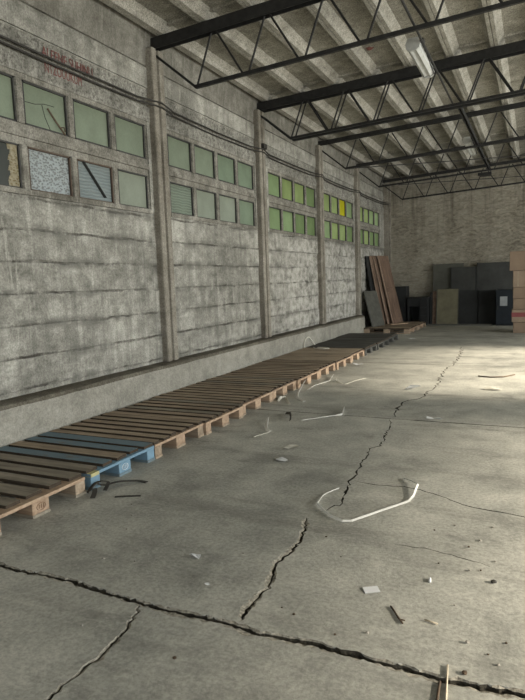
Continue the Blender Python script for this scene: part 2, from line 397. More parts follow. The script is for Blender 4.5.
# ------------------------------------------------------------------ window wall
PLANK = [0, .535, .83, 1.126, 1.422, 1.718, 2.014, 2.335]
bays = []                                        # (y0, y1, first pane y)
for i in range(5): bays.append((CY[i], CY[i+1], (3.45, 6.42, 9.50, 12.40, 15.25)[i], (.645, .645, .625, .60, .57)[i], (.555, .56, .545, .53, .51)[i]))
wl = MB(); rw = random.Random(5)
spans = [(YF, CY[0])] + [(b[0], b[1]) for b in bays]
for si, (y0, y1) in enumerate(spans):
    for a, b in zip(PLANK, PLANK[1:]):
        fx = XW + rw.uniform(-.010, .008)
        wl.prism_y([(XW-.25, a), (fx-.004, a), (fx, a+.005), (fx, b-.005), (fx-.004, b), (XW-.25, b)], y0, y1)
    wl.box((XW-.25, y0, 3.435), (XW+.012, y1, 3.60))        # pale band over the windows
    wl.prism_y([(XW-.25, 3.60), (XW-.012, 3.60), (XW-.012, 3.80), (XW+.0, 3.815), (XW-.25, 3.815)], y0, y1)
    wl.prism_y([(XW-.25, 3.815), (XW-.03, 3.815), (XW-.02, 3.835), (XW-.0, 3.835), (XW+.004, 4.07), (XW-.25, 4.07)], y0, y1)
    wl.prism_y([(XW-.25, 4.07), (XW-.035, 4.07), (XW-.035, 4.095), (XW-.01, 4.10), (XW+.05, 4.74), (XW-.25, 4.74)], y0, y1)
wl.box((XW-.25, YF, 2.335), (XW-.0, CY[0], 3.435))
for (y0, y1, s, pit, w) in bays:                 # piers either side of each window
    wl.box((XW-.25, y0, 2.335), (XW+.004, s-.03, 3.435)); wl.box((XW-.25, s+3*pit+w+.03, 2.335), (XW+.004, y1, 3.435))
wall_left = struct(wl.build('wall_left', M['wall']))

PANES = [  # upper row, lower row, near to far
    (['p_dull', 'p_dull', 'p_dull', 'p_dull'], ['p_dark', 'p_foil', 'p_film', 'p_pale']),
    (['p_dull', 'p_dull', 'p_mid', 'p_mid'], ['p_wrinkle', 'p_pale', 'p_pale', 'p_mid']),
    (['p_lime2', 'p_lime', 'p_lime', 'p_moss'], ['p_lime2', 'p_lime2', 'p_moss', 'p_moss']),
    (['p_lime', 'p_lime', 'p_yellow', 'p_lime2'], ['p_lime2', 'p_lime', 'p_lime', 'p_moss']),
    (['p_lime', 'p_lime', 'p_lime2', 'p_lime2'], ['p_moss', 'p_lime', 'p_moss', 'p_moss'])]
PL = {'p_dark': 'dark dirty glass pane', 'p_foil': 'crinkled silvery plastic film in place of glass', 'p_film': 'rippled grey plastic film pane',
      'p_pale': 'pale grey green pane', 'p_yellow': 'bright yellow pane', 'p_wrinkle': 'wrinkled film pane', 'p_lime': 'lime green pane',
      'p_lime2': 'soft lime green pane', 'p_moss': 'darker moss green pane'}
ZU, ZL = (2.985, 3.385), (2.385, 2.79)
for bi, (y0, y1, s, pit, w) in enumerate(bays):
    wm = MB(); r = random.Random(20+bi); e = s + 3*pit + w
    xf, xb = XW - .004, XW - .10
    wm.box((xb, s-.03, 2.335), (xf+.02, e+.03, ZL[0])); wm.box((xb, s-.03, ZL[1]), (xf-.012, e+.03, ZU[0])); wm.box((xb, s-.03, ZU[1]), (xf, e+.03, 3.435))
    wm.box((xb, s-.03, 2.86), (xf+.012, e+.03, 2.93))
    for z0, z1 in (ZU, ZL):
        ys = [s-.03] + [x for k in range(4) for x in (s+k*pit, s+k*pit+w)] + [e+.03]
        for k in range(5):
            j = r.uniform(-.006, .006)
            wm.prism_z([(xb, ys[2*k]), (xf-.02, ys[2*k]), (xf+j, ys[2*k]+.012), (xf+j, ys[2*k+1]-.012), (xf-.02, ys[2*k+1]), (xb, ys[2*k+1])], z0, z1)
    win = struct(wm.build('window_%d' % (bi+1), M['frame']))
    for row, (z0, z1) in enumerate((ZU, ZL)):
        for k in range(4):
            kind = PANES[bi][row][k]; ya = s + k*pit; yb_ = ya + w; x = XW - .036
            pm = MB(); tw = r.uniform(-.006, .006)
            N = 6                                 # slightly buckled sheet
            g = [[(x + tw*(i/N-.5) + .004*math.sin(3*i/N+2*j/N+k), ya-.008+(w+.016)*i/N, z0-.008+(z1-z0+.016)*j/N) for i in range(N+1)] for j in range(N+1)]
            pm.add([p for rowp in g for p in rowp], [(j*(N+1)+i, j*(N+1)+i+1, (j+1)*(N+1)+i+1, (j+1)*(N+1)+i) for j in range(N) for i in range(N)])
            p = pm.build('pane', M[kind], win, True)
            if kind in PL: p['label'] = PL[kind]
            rm = MB(); q = .016                  # thin metal rim holding the sheet
            for a, b in (((x, ya, z0), (x+.022, yb_, z0+q)), ((x, ya, z1-q), (x+.022, yb_, z1)), ((x, ya, z0), (x+.022, ya+q, z1)), ((x, yb_-q, z0), (x+.022, yb_, z1))): rm.box(a, b)
            rm.build('pane_rim', M['iron'] if kind in ('p_foil', 'p_film') else M['steel2'], p)
            if bi == 0 and row == 0 and k == 1:
                cm = MB(); cm.tube([(x+.006, ya-.0+.02, 3.20), (x+.006, ya+.15, 3.205), (x+.006, ya+.27, 3.235), (x+.006, ya+.40, 3.24)], .003, 5)
                cm.tube([(x+.006, ya+.24, 3.22), (x+.006, ya+.27, 3.11), (x+.006, ya+.33, 3.0)], .003, 5)
                cm.build('glass_crack', M['cable'], p)['label'] = 'thin crack lines across the pane'
            if bi == 0 and row == 1 and k == 2:
                cm = MB(); cm.bar((x+.008, ya+.10, 2.78), (x+.008, ya+.42, 2.44), .006, .05, (1, 0, 0)); cm.build('diagonal_slat', M['soot'], p)['label'] = 'dark diagonal slat behind the film'
            if kind == 'p_dark':
                g2 = MB(); ry = random.Random(4)
                for q in range(9):
                    zq = ZL[0]+.01+.047*q; yq = ya+.43+ry.uniform(-.02, .02)
                    g2.add([(x+.006, yq, zq), (x+.010+ry.uniform(0, .012), ya+.50, zq+.01), (x+.008, ya+.535, zq+.005), (x+.008, ya+.535, zq+.055), (x+.010+ry.uniform(0, .012), ya+.49, zq+.055), (x+.006, yq+ry.uniform(-.01, .02), zq+.05)], [(0, 1, 4, 5), (1, 2, 3, 4)])
                g2.build('torn_film', M['p_torn'], p)['label'] = 'crumpled ochre strip of torn film at the edge'
yA = bays[0][2] + .645
sl = MB(); sl.tube([(XW-.02, yA+.30, 3.20), (XW-.015, yA+.40, 3.09), (XW-.006, yA+.50, 2.99)], .009, 6); sl.tube([(XW-.012, yA+.44, 3.05), (XW-.006, yA+.49, 3.06), (XW-.004, yA+.50, 3.02)], .007, 6)
tag(sl.build('broken_slat', M['twig']), 'dark broken slat leaning across the cracked green pane near the red writing', 'slat')

# columns on the curb
ordn = ['nearest', 'second nearest', 'third nearest', 'second farthest']
for i, y in enumerate(CY[1:5]):
    c = MB(); x0, x1 = XW-.02, XW+.095
    c.prism_z([(x0, y-.12), (x1-.015, y-.12), (x1, y-.105), (x1, y-.035), (x1-.035, y-.025), (x1-.035, y+.01), (x1, y+.02), (x1, y+.105), (x1-.015, y+.12), (x0, y+.12)], .485, 4.30)
    tag(c.build('concrete_column', M['column'], bevel=.006), ordn[i] + ' grooved concrete column along the window wall, under a roof truss', 'column', 'wall columns')
c = MB(); c.box((XW-.02, YB-.16, 0), (XW+.14, YB+.0, 4.3)); c.box((XW+.14, YB-.09, 0), (XW+.20, YB, 4.3))
tag(c.build('concrete_column', M['column'], bevel=.006), 'slim concrete column in the far corner against the back wall', 'column', 'wall columns')

# curb
cb = MB(); cr = random.Random(9)
prof = [(XW-.05, 0), (-4.085, 0), (-4.095, .44), (-4.115, .472), (-4.16, .482), (XW-.05, .487)]
ysec = [YF + (14.95-YF)*i/60 for i in range(61)]
vs = []; fs = []; ms = []
for y in ysec:
    for k, (x, z) in enumerate(prof):
        vs.append((x + (cr.uniform(-.006, .006) if 0 < k < 5 else 0), y, z + (cr.uniform(-.005, .005) if k in (2, 3, 4) else 0)))
n = len(prof)
for i in range(60):
    for k in range(n):
        fs.append((i*n+k, i*n+(k+1) % n, (i+1)*n+(k+1) % n, (i+1)*n+k)); ms.append(1 if k in (2, 3, 4) else 0)
fs += [tuple(range(n)), tuple(range(60*n, 61*n))]; ms += [0, 0]
cb.v, cb.f, cb.m = vs, fs, ms
struct(cb.build('baseboard_left', [M['curb'], M['ledge']]))

# ------------------------------------------------------------------ other walls
wb = MB(); NX, NZ = 90, 34; rb = random.Random(11)
g = [[(XW-.3+(XR+.6-XW)*i/NX, YB + rb.uniform(-.02, .012), 5.0*j/NZ) for i in range(NX+1)] for j in range(NZ+1)]
wb.add([p for r_ in g for p in r_], [(j*(NX+1)+i, j*(NX+1)+i+1, (j+1)*(NX+1)+i+1, (j+1)*(NX+1)+i) for j in range(NZ) for i in range(NX)])
wb.box((XW-.3, YB+.03, 0), (XR+.3, YB+.3, 5.0))
struct(wb.build('wall_back', M['masonry'], smooth=True))
DOORS = [(-3.2, -.2), (1.0, 6.4), (7.9, 12.6), (13.9, 17.2)]   # open loading doors in the right-hand wall; last added to light the back wall
DHS = [3.7, 3.5, 4.3, 2.7]
wr_ = MB(); y = YF
for (a, b), DH in zip(DOORS, DHS):
    wr_.box((XR, y, 0), (XR+.25, a, 4.75)); wr_.box((XR, a, DH), (XR+.25, b, 4.75)); y = b
wr_.box((XR, y, 0), (XR+.25, YB, 4.75)); struct(wr_.build('wall_right', M['outer']))
wf = MB(); wf.box((XW-.3, YF-.25, 0), (-3.0, YF, 5)); wf.box((3.5, YF-.25, 0), (XR+.3, YF, 5)); wf.box((-3.0, YF-.25, 4.0), (3.5, YF, 5))
struct(wf.build('wall_front', M['outer']))

# ------------------------------------------------------------------ ceiling of ribbed concrete panels
ce_ = MB()
def zs(x): return roof(x) + .105
for a, b in ((XW-.2, RIDGE), (RIDGE, XR+.2)):
    ce_.add([(a, YF, zs(a)), (b, YF, zs(b)), (b, YB+.1, zs(b)), (a, YB+.1, zs(a)), (a, YF, zs(a)+.12), (b, YF, zs(b)+.12), (b, YB+.1, zs(b)+.12), (a, YB+.1, zs(a)+.12)],
            [(0,1,2,3), (7,6,5,4), (0,4,5,1), (1,5,6,2), (2,6,7,3), (3,7,4,0)], 0)
x = -4.145 - .0
while x < XR - .1:
    z = roof(x)
    for sgn in (-1, 1):
        a0, a1, t1 = .004, .050, .120
        ce_.prism_y([(x+sgn*a0, z), (x+sgn*a1, z), (x+sgn*(a1+.02), z+.05), (x+sgn*t1, z+.10), (x+sgn*(t1+.01), z+.115), (x+sgn*a0, z+.115)], YF, YB+.02, 1)
    x += .594
for y in CY[:5] + [0.1, -2.9]:                   # cross diaphragms over the trusses
    x = -4.145
    while x < XR - .7:
        za, zb_ = roof(x+.1), roof(x+.494)
        ce_.add([(x+.07, y-.03, za+.08), (x+.524, y-.03, zb_+.08), (x+.524, y+.03, zb_+.08), (x+.07, y+.03, za+.08),
                 (x+.07, y-.05, za+.12), (x+.524, y-.05, zb_+.12), (x+.524, y+.05, zb_+.12), (x+.07, y+.05, za+.12)],
                [(0,1,2,3), (0,1,5,4), (1,2,6,5), (2,3,7,6), (3,0,4,7)], 0)
        x += .594
struct(ce_.build('ceiling', [M['slab'], M['rib']]))

# ------------------------------------------------------------------ trusses
def zb(x): return 3.785 + .047*((x if x < RIDGE else 2*RIDGE-x) + 3.70)
def zt(x): return roof(x) - .075

def truss(y, label, double=False, ch=.13, mirror=2*RIDGE):
    t = thing('roof_truss', label, 'truss', (0, y, 0), 0, 'steel roof trusses')
    XE = mirror + 4.42
    m = MB(); hw = .045 if not double else .075
    for a, b in ((-4.40, RIDGE), (RIDGE, XE)):    # channel shaped top chord
        for ys in (-hw, hw):
            m.bar((a, ys, zt(a)), (b, ys, zt(b)), .012, ch)
        m.bar((a, 0, zt(a)+ch/2-.007), (b, 0, zt(b)+ch/2-.007), 2*hw, .012); m.bar((a, 0, zt(a)-ch*.15), (b, 0, zt(b)-ch*.15), 2*hw, .012)
    m.build('top_chord', M['steel'], t)
    offs = (-.075, .075) if double else (0,)
    m = MB()
    for oy in offs:
        for a, b in ((-3.70, RIDGE), (RIDGE, mirror+3.70)): m.bar((a, oy, zb(a)), (b, oy, zb(b)), .04, .04 if not double else .035)
    m.build('bottom_chord', M['steel'], t)
    for sg in (0, 1):
        m = MB()
        for oy in offs:
            p, q = (-4.30, oy, zt(-4.30)-.08), (-3.70, oy, zb(-3.70))
            if sg: p, q = (mirror+4.30, p[1], p[2]), (mirror+3.70, q[1], q[2])
            m.tube([p, q], .016, 8)
        m.build('end_diagonal', M['steel'], t)
    k = 0
    while True:
        xb0 = -3.68 + .685*k; xt0 = -3.46 + .685*k
        if xb0 > mirror + 3.4: break
        for pa, pb in (((xb0, zb(xb0)), (xt0, zt(xt0)-.06)), ((xt0+.07, zt(xt0+.07)-.06), (xb0+.62, zb(xb0+.62)))):
            m = MB()
            for oy in offs: m.tube([(pa[0], oy, pa[1]), (pb[0], oy, pb[1])], .0125, 7)
            m.build('web_bar', M['steel'], t)
        k += 1
    return t
truss(TY[0], 'nearest black steel roof truss with a deep top chord at the top of the picture')
truss(TY[1], 'second nearest black roof truss with doubled bottom rods, behind the near hanging lamp', True)
truss(TY[2], 'third nearest dark steel roof truss resting on the third column', False, .075)
truss(TY[3], 'fourth dark steel roof truss, in front of the one by the back wall', False, .07)
truss(TY[4], 'farthest dark steel roof truss close to the back wall', False, .07)
m = MB(); zz = zb(-1.07) + .03
for xo in (-.05, .05): m.bar((-1.07+xo*.4, 9.26, zz), (-1.07+xo*.4, 15.6, zz+.03), .012, .07)
m.bar((-1.07, 9.26, zz+.03), (-1.07, 15.6, zz+.06), .052, .012)
tag(m.build('brace_beam', M['steel']), 'long dark brace beam lying across the far trusses toward the back wall', 'beam')
m = MB(); m.tube([(-1.15, YF+.1, 3.96), (-1.15, 3.2, 3.96), (-1.15, 9.3, 3.955)], .013, 8)
tag(m.build('conduit', M['steel']), 'thin dark conduit running along the trusses beside the near hanging lamp', 'conduit')
m = MB(); m.box((-1.30, 15.02, 3.80), (-1.00, 15.15, 3.86)); m.box((-1.28, 15.2, 3.80), (-1.02, 15.3, 3.84))
tag(m.build('junction_bracket', M['steel']), 'dark steel bracket hanging at the far end of the long brace beam', 'bracket')
for p, q, lab in (((-3.6, 12.16, zb(-3.6)-.014), (2.0, 15.06, zb(2.0)-.014), 'thin tie rod crossing diagonally between the third and fourth trusses'),
                  ((-3.2, 15.06, zb(-3.2)-.0275), (2.0, 17.93, zb(2.0)-.0275), 'thin tie rod crossing diagonally between the last two trusses')):
    m = MB(); m.tube([p, q], .009, 6); tag(m.build('tie_rod', M['steel']), lab, 'rod')

# lamps
def lamp(x, y0, y1, z, label):
    t = thing('strip_lamp', label, 'lamp', (x, (y0+y1)/2, z), 0, 'ceiling strip lamps'); L = (y1-y0)/2
    m = MB(); m.prism_y([(-.055, .09), (-.075, .03), (.075, .03), (.055, .09)], -L, L); m.build('housing', M['lampgrey'], t)
    m = MB(); m.prism_y([(-.072, .029), (-.066, -.005), (-.035, -.028), (-.008, -.020), (.008, -.020), (.035, -.028), (.066, -.005), (.072, .029)], -L+.03, L-.03); m.build('cover', M['lampclear'], t)
    for s in (-1, 1):
        m = MB(); m.prism_y([(-.078, .034), (-.072, -.010), (-.04, -.034), (.04, -.034), (.072, -.010), (.078, .034), (.056, .094), (-.056, .094)], s*L-.02, s*L+.02); m.build('end_cap', M['lampgrey'], t)
        m = MB(); m.bar((.02, s*L*.75, .09), (.08, s*L*.75, .10), .02, .012); m.build('hanger', M['steel'], t)
    m = MB(); m.tube([(.05, -L*.55, .05), (.072, -L*.4, .10), (.076, -L*.2, .06), (.078, L*.4, .02), (.08, L*.95, -.02), (.07, L*1.05, .02)], .006, 6); m.build('wire', M['cable'], t)
    m = MB(); m.box((.045, -L*.62, .095), (.08, -L*.42, .15)); m.box((.079, -L*.50, .03), (.085, -L*.40, .09)); m.build('connector', M['cable'], t)
lamp(-1.25, 6.68, 7.64, 3.92, 'pale fluorescent strip lamp, unlit, hanging in front of the second truss')
lamp(-1.24, 12.0, 13.2, 3.97, 'small distant fluorescent strip lamp, unlit, hanging past the third truss')
m = MB(); zr = roof(-2.10)
m.add([(-2.16+.05*math.cos(a*PI/4)+.02*math.cos(3*a), 8.35+.06*math.sin(a*PI/4), zr+.10) for a in range(8)] + [(-2.16, 8.35, zr+.07)], [(a, (a+1) % 8, 8) for a in range(8)])
tag(m.build('rag_scrap', M['redpaint']), 'small dark red scrap stuck to the ceiling between the first two trusses', 'scrap')

# cables along the wall
for j, (z0, lab) in enumerate(((3.672, 'upper of the two black cables running along the window wall'), (3.625, 'lower of the two black cables running along the window wall'))):
    pts = []; rc = random.Random(j)
    ys = [YF+.2] + CY[:6]
    ys[-1] = YB-.05
    for a, b in zip(ys, ys[1:]):
        for i in range(8):
            f = i/8; yy = a + (b-a)*f
            near = min(abs(yy-c) for c in CY[:5])
            xx = XW + .035 + (.08 if near < .17 else 0)
            pts.append((xx, yy, z0 - (.018 if b > 7 else .008)*math.sin(PI*f)*(1+j*.4) + max(0, yy-9)*.008 + rc.uniform(-.003, .003)))
    pts.append((XW+.2, YB-.05, z0+.05))
    m = MB(); m.tube(pts, .011, 6); tag(m.build('wall_cable', M['cable'], smooth=True), lab, 'cable', 'wall cables')
m = MB(); m.box((XW+.095, 9.04, 3.68), (XW+.145, 9.17, 3.76)); tag(m.build('cable_clamp', M['cable']), 'black cable clamp fixed on the second column', 'clamp')

# faded red writing
def text_mesh(body, size, y, z, mat, width):
    cu = bpy.data.curves.new('writing', 'FONT'); cu.body = body; cu.size = size; cu.extrude = .0015; cu.resolution_u = 3
    o = bpy.data.objects.new('writing', cu); COL.objects.link(o); bpy.context.view_layer.update()
    dg = bpy.context.evaluated_depsgraph_get(); me = bpy.data.meshes.new_from_object(o.evaluated_get(dg)); bpy.data.objects.remove(o)
    w = max(v.co.x for v in me.vertices) - min(v.co.x for v in me.vertices)
    for v in me.vertices: v.co.x *= width/w
    me.materials.clear(); me.materials.append(mat); return me
t = thing('painted_writing', 'faded red hand-painted two-line writing above the near windows, behind the cables', 'writing', (XW-.002, 4.36, 3.55))
for body, dz, wd in (('ALEENE SUHINU', .125, .70), ('NTZOUUKUM', -.02, .50)):
    me = text_mesh(body, .135, 0, 0, M['redpaint'], wd)
    o = bpy.data.objects.new('text_line', me); COL.objects.link(o); o.parent = t
    o.matrix_local = Matrix(((0, 0, 1, .016 if dz < 0 else 0), (1, 0, 0, 0), (0, 1, 0, dz), (0, 0, 0, 1)))

# ------------------------------------------------------------------ pallets
XF, XK = -2.87, -4.07
def pallet(y0, y1, label, boards, deck, block, side, dx=0, dz=0, skew=0, seed=0, xlen=None, frontblocks=None, gap=.03, overhang=.0, grp='wooden pallets in a row along the wall'):
    r = random.Random(seed); w = y1 - y0; L = xlen or (XF-XK-.005)
    t = thing('wooden_pallet', label, 'pallet', (XF - L/2 + dx, (y0+y1)/2, dz), skew, grp)
    hx, hy = L/2, w/2
    bw = [.10, .145, .10]
    ycs = [-hy+.05, 0, hy-.05]
    for yc, b in zip(ycs, bw):                    # bottom boards run under the blocks
        m = MB(); m.box((-hx, yc-b/2, 0), (hx, yc+b/2, .02)); m.build('bottom_board', M[side], t)
    for xi, xc in enumerate((hx-.072, 0, -hx+.072)):
        for yi, yc in enumerate(ycs):
            m = MB(); b = bw[yi]
            m.box((xc-.072, yc-b/2+.002, .0202), (xc+.070, yc+b/2-.002, .0998))
            mt = M[block[yi]] if xi == 0 else M[side]
            o = m.build('block', mt, t, bevel=.003)
            if frontblocks and xi == 0 and yi in frontblocks:
                s = MB(); x = xc+.0712                 # burnt-in oval stamp
                for k in range(14):
                    a = 2*PI*k/14; a2 = 2*PI*(k+1)/14
                    s.bar((x, yc+.036*math.cos(a), .062+.024*math.sin(a)), (x, yc+.036*math.cos(a2), .062+.024*math.sin(a2)), .002, .004, (1, 0, 0))
                for k in range(-1, 2): s.bar((x, yc+k*.018, .050), (x, yc+k*.018+.004, .076), .002, .004, (1, 0, 0))
                s.build('stamp', M['stamp'] if block[yi] != 'blue_block' else M['paper'], o)
    for xi, xc in enumerate((hx-.072, 0, -hx+.072)):
        m = MB(); m.box((xc-.072, -hy, .1), (xc+.072, hy, .122)); m.build('stringer_board', M[block[1] if xi == 0 else side], t, bevel=.002)
    n = len(boards); pw = (w - gap*(n-1))/n; y = -hy
    tot = sum(boards); unit = (w - gap*(n-1))/tot
    for k, b in enumerate(boards):
        bwid = unit*b; m = MB(); e0 = r.uniform(.004, .03) + overhang; e1 = r.uniform(0, .01); sk = r.uniform(-.005, .005); th = r.uniform(-.002, .002)
        m.prism_z([(-hx+e1, y), (hx-e0, y+sk), (hx-e0-r.uniform(0, .01), y+bwid+sk), (-hx+e1, y+bwid)], .1222, .1445+th)
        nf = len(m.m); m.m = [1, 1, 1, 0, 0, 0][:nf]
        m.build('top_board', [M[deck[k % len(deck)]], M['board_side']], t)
        y += bwid + gap
    return t
P5 = [1, .7, 1, .7, 1]
pallet(2.19, 3.01, 'weathered grey-brown pallet nearest the camera, at the left edge', [1, .9, 1.1, .9, 1], ['wood_grey'], ['wood_pink', 'wood_pink', 'wood_brown'], 'wood_grey', seed=1, frontblocks=(1,), gap=.055, overhang=.03)
t = pallet(3.065, 3.835, 'pallet with worn blue boards and bright blue front blocks', [1, .9, 1, .9, 1], ['wood_grey', 'blue', 'wood_tan', 'blue', 'blue'], ['blue_block', 'blue_block', 'blue_block'], 'blue', seed=2, frontblocks=(1,), gap=.045, overhang=.005)
m = MB(); m.box((.535, -.384, .098), (.603, -.30, .1235)); m.build('yellow_corner', M['yellow_block'], t)['label'] = 'yellow painted corner'
B = ['wood_pink', 'wood_pink', 'wood_pink']
B2 = ['wood_brown', 'wood_pink', 'wood_brown']
pallet(3.845, 4.63, 'brown pallet right behind the blue one', [1]*6, ['wood_brown', 'wood_tan', 'wood_brown'], B2, 'wood_brown', seed=3, gap=.05, overhang=.0)
pallet(4.645, 5.43, 'brown slatted pallet, second past the blue one', [1]*6, ['wood_brown', 'wood_brown', 'wood_grey'], B, 'wood_brown', .02, seed=4, gap=.048, overhang=.0)
pallet(5.455, 6.285, 'brown pallet third past the blue one, level with the nearest column', [1]*6, ['wood_brown', 'wood_tan'], B, 'wood_brown', -.01, seed=5, gap=.048, overhang=.0)
pallet(6.31, 7.065, 'brown slatted pallet fourth past the blue one, beside small bent white bands', [1]*6, ['wood_brown', 'wood_tan', 'wood_grey'], B, 'wood_brown', -.02, seed=6, gap=.045)
pallet(7.09, 7.95, 'reddish brown slatted pallet fifth past the blue one', [1]*6, ['wood_brown', 'wood_brown', 'wood_tan'], B, 'wood_brown', .0, seed=7, gap=.045)
pallet(7.975, 8.75, 'brown pallet just before the two solid-topped tan pallets', [1]*6, ['wood_tan', 'wood_brown', 'wood_brown'], B, 'wood_brown', -.02, seed=8, gap=.045)
pallet(8.775, 9.63, 'tan pallet with a nearly solid deck, nearer of the two', [1, 2.2, 1.6, .8], ['wood_tan', 'wood_tan', 'wood_brown'], B, 'wood_brown', .0, seed=9, gap=.014)
pallet(9.66, 10.5, 'tan pallet with a nearly solid deck, last before the dark pallets', [2.0, 1.8], ['wood_tan'], B, 'wood_brown', -.02, seed=10, gap=.016)
D = ['wood_dark']*3
pallet(10.54, 11.43, 'dark grey pallet, nearest of the three dark ones', [1.5, 1.8], ['wood_dark'], D, 'wood_dark', -.01, seed=11, gap=.02)
pallet(11.46, 12.42, 'dark grey pallet, middle of the three dark ones', [1.2, 1.3, 1.3], ['wood_dark'], D, 'wood_dark', 0, seed=12, gap=.03)
pallet(12.45, 13.5, 'dark grey pallet, farthest of the three dark ones', [1.5, 1.5, 1.2], ['wood_dark', 'wood_dark', 'board_grey'], D, 'wood_dark', -.03, seed=13, gap=.03)
pallet(14.80, 15.95, 'brown pallet under the foot of the grey board near the far corner', [1]*6, ['wood_tan', 'wood_brown'], B2, 'wood_brown', -.02, seed=14, gap=.02, grp='pallets in the far corner')
pallet(15.98, 17.10, 'brown pallet carrying the leaning brown boards in the far corner', [1]*6, ['wood_tan', 'wood_brown'], B2, 'wood_brown', 0, seed=15, gap=.02, grp='pallets in the far corner')

# ------------------------------------------------------------------ leaning boards in the corner
def lean(name, label, cat, xb, zb_, xt, zt_, y0, w, yaw, th, mf, me_, group=None, panels=False):
    """board standing at (xb,zb_), leaning toward the left wall at (xt,zt_), near edge at y0"""
    u = Vector((xt-xb, 0, zt_-zb_)); H = u.length; u.normalize()
    d = Vector((math.sin(yaw), math.cos(yaw), 0)); nrm = d.cross(u).normalized()
    if nrm.x < 0: nrm = -nrm
    u2 = nrm.cross(d).normalized()
    if u2.z < 0: u2 = -u2
    t = thing(name, label, cat, (xb, y0, zb_), 0, group)
    Mx = Matrix((( u2.x, d.x, nrm.x, 0), (u2.y, d.y, nrm.y, 0), (u2.z, d.z, nrm.z, 0), (0, 0, 0, 1)))
    m = MB(); m.box((0, 0, 0), (H, w, th)); o = m.build('face_board', mf, t, bevel=.003); o.matrix_local = Mx
    m = MB(); m.box((0, -.012, .002), (H, 0, th-.002)); o = m.build('edge_strip', me_, t); o.matrix_local = Mx
    if panels:
        for a, b in ((.06, .46), (.52, .94)):
            m = MB()
            m.box((H*a, w*.12, th), (H*b, w*.14, th+.006)); m.box((H*a, w*.86, th), (H*b, w*.88, th+.006)); m.box((H*a, w*.12, th), (H*a+.02, w*.88, th+.006)); m.box((H*b-.02, w*.12, th), (H*b, w*.88, th+.006))
            o = m.build('panel_moulding', mf, t); o.matrix_local = Mx
    return t
lean('leaning_board', 'near-black tall board at the back of the leaning stack, against the window wall', 'board', -3.99, .147, -4.29, 2.06, 15.75, .75, .05, .03, M['black'], M['black'], 'tall boards leaning in the far corner')
lean('leaning_board', 'brown tall board with a pale edge, second in the leaning stack from the left', 'board', -3.87, .147, -4.235, 2.07, 15.95, .8, .10, .035, M['door_brown'], M['door_edge'], 'tall boards leaning in the far corner')
lean('leaning_board', 'brown tall board with a pale edge, third in the leaning stack from the left', 'board', -3.76, .147, -4.175, 2.07, 16.12, .7, .10, .035, M['door_brown'], M['door_edge'], 'tall boards leaning in the far corner')
lean('leaning_board', 'broad brown door-like board at the right front of the leaning stack', 'board', -3.64, .147, -4.11, 2.07, 16.22, .62, .22, .04, M['door_brown'], M['door_edge'], 'tall boards leaning in the far corner', True)
lean('grey_board', 'short grey board leaning against the fourth column by the brown boards', 'board', -3.94, .147, -4.21, 1.10, 15.1, .62, .30, .03, M['board_grey'], M['soot3'])
m = MB(); m.bar((-3.62, 15.9, .158), (-3.25, 16.35, .158), .08, .02); tag(m.build('loose_slat', M['wood_pink']), 'short pale slat lying on the pallet at the foot of the brown boards', 'slat')

# ------------------------------------------------------------------ things along the back wall
t = thing('cabinet', 'tall narrow black cabinet standing in the far left corner', 'cabinet', (-3.71, 17.85, 0))
m = MB(); m.box((-.18, -.20, .0), (.18, .22, 1.17)); m.build('carcass', M['black'], t, bevel=.006)
m = MB(); m.box((-.165, -.215, .05), (.165, -.2, 1.14)); d = m.build('door', M['soot2'], t, bevel=.004)
m = MB(); m.box((.11, -.235, .55), (.13, -.215, .68)); m.build('handle', M['steel2'], d)
t = thing('desk', 'low black desk with an open knee space beside the tall black cabinet', 'desk', (-3.19, 17.75, 0))
m = MB(); m.box((-.30, -.26, .80), (.32, .28, .84)); m.build('desk_top', M['black'], t, bevel=.004)
m = MB(); m.box((-.29, -.24, 0), (-.24, .26, .80)); m.build('side_panel', M['black'], t)
m = MB(); m.box((.06, -.24, 0), (.31, .26, .80)); dr = m.build('drawer_unit', M['soot2'], t)
for k in range(3):
    m = MB(); m.box((.075, -.252, .06+.25*k), (.295, -.24, .28+.25*k)); q = m.build('drawer', M['black'], dr)
m = MB(); m.box((-.24, .20, .15), (.06, .23, .80)); m.build('back_panel', M['black'], t)
m = MB(); m.box((-.24, -.22, .56), (.06, .2, .80)); m.build('apron', M['soot2'], t)
def stand(name, label, cat, x0, x1, yb, yt, h, th, mat, group=None, extra=None, z0=0.0):
    """sheet standing on the floor at yb and leaning back to yt against what is behind it"""
    t = thing(name, label, cat, ((x0+x1)/2, yb, z0), 0, group); a = math.atan2(yt-yb, h); Mx = Matrix.Rotation(-a, 4, 'X')
    H = math.hypot(yt-yb, h); w = (x1-x0)/2
    m = MB(); m.box((-w, 0, 0), (w, th, H)); o = m.build('sheet', mat, t, bevel=.004); o.matrix_local = Mx
    m = MB()
    for s in (-1, 1): m.box((s*w-.012, -.004, 0), (s*w+.012, th+.004, H))
    o = m.build('edge_trim', extra or mat, t); o.matrix_local = Mx
    return t
stand('sheet_board', 'large dusty dark sheet leaning on the back wall behind the olive board', 'board', -2.80, -1.95, 17.93, 18.10, 1.80, .02, M['soot3'], 'dark sheets by the back wall')
stand('sheet_board', 'large charcoal sheet leaning on the back wall beside the dusty one', 'board', -2.28, -1.58, 17.84, 18.02, 1.68, .018, M['soot'], 'dark sheets by the back wall', M['soot2'])
stand('sheet_board', 'large near-black sheet leaning on the back wall behind the navy cabinet', 'board', -1.55, -.58, 17.86, 18.06, 1.78, .02, M['soot'], 'dark sheets by the back wall')
stand('sheet_board', 'low wide black sheet standing between the olive board and navy cabinet, left one', 'board', -2.02, -1.50, 17.70, 17.84, 1.0, .02, M['soot2'], 'dark sheets by the back wall')
stand('sheet_board', 'low wide black sheet standing right beside the navy cabinet', 'board', -1.47, -1.05, 17.66, 17.80, .99, .02, M['soot2'], 'dark sheets by the back wall')
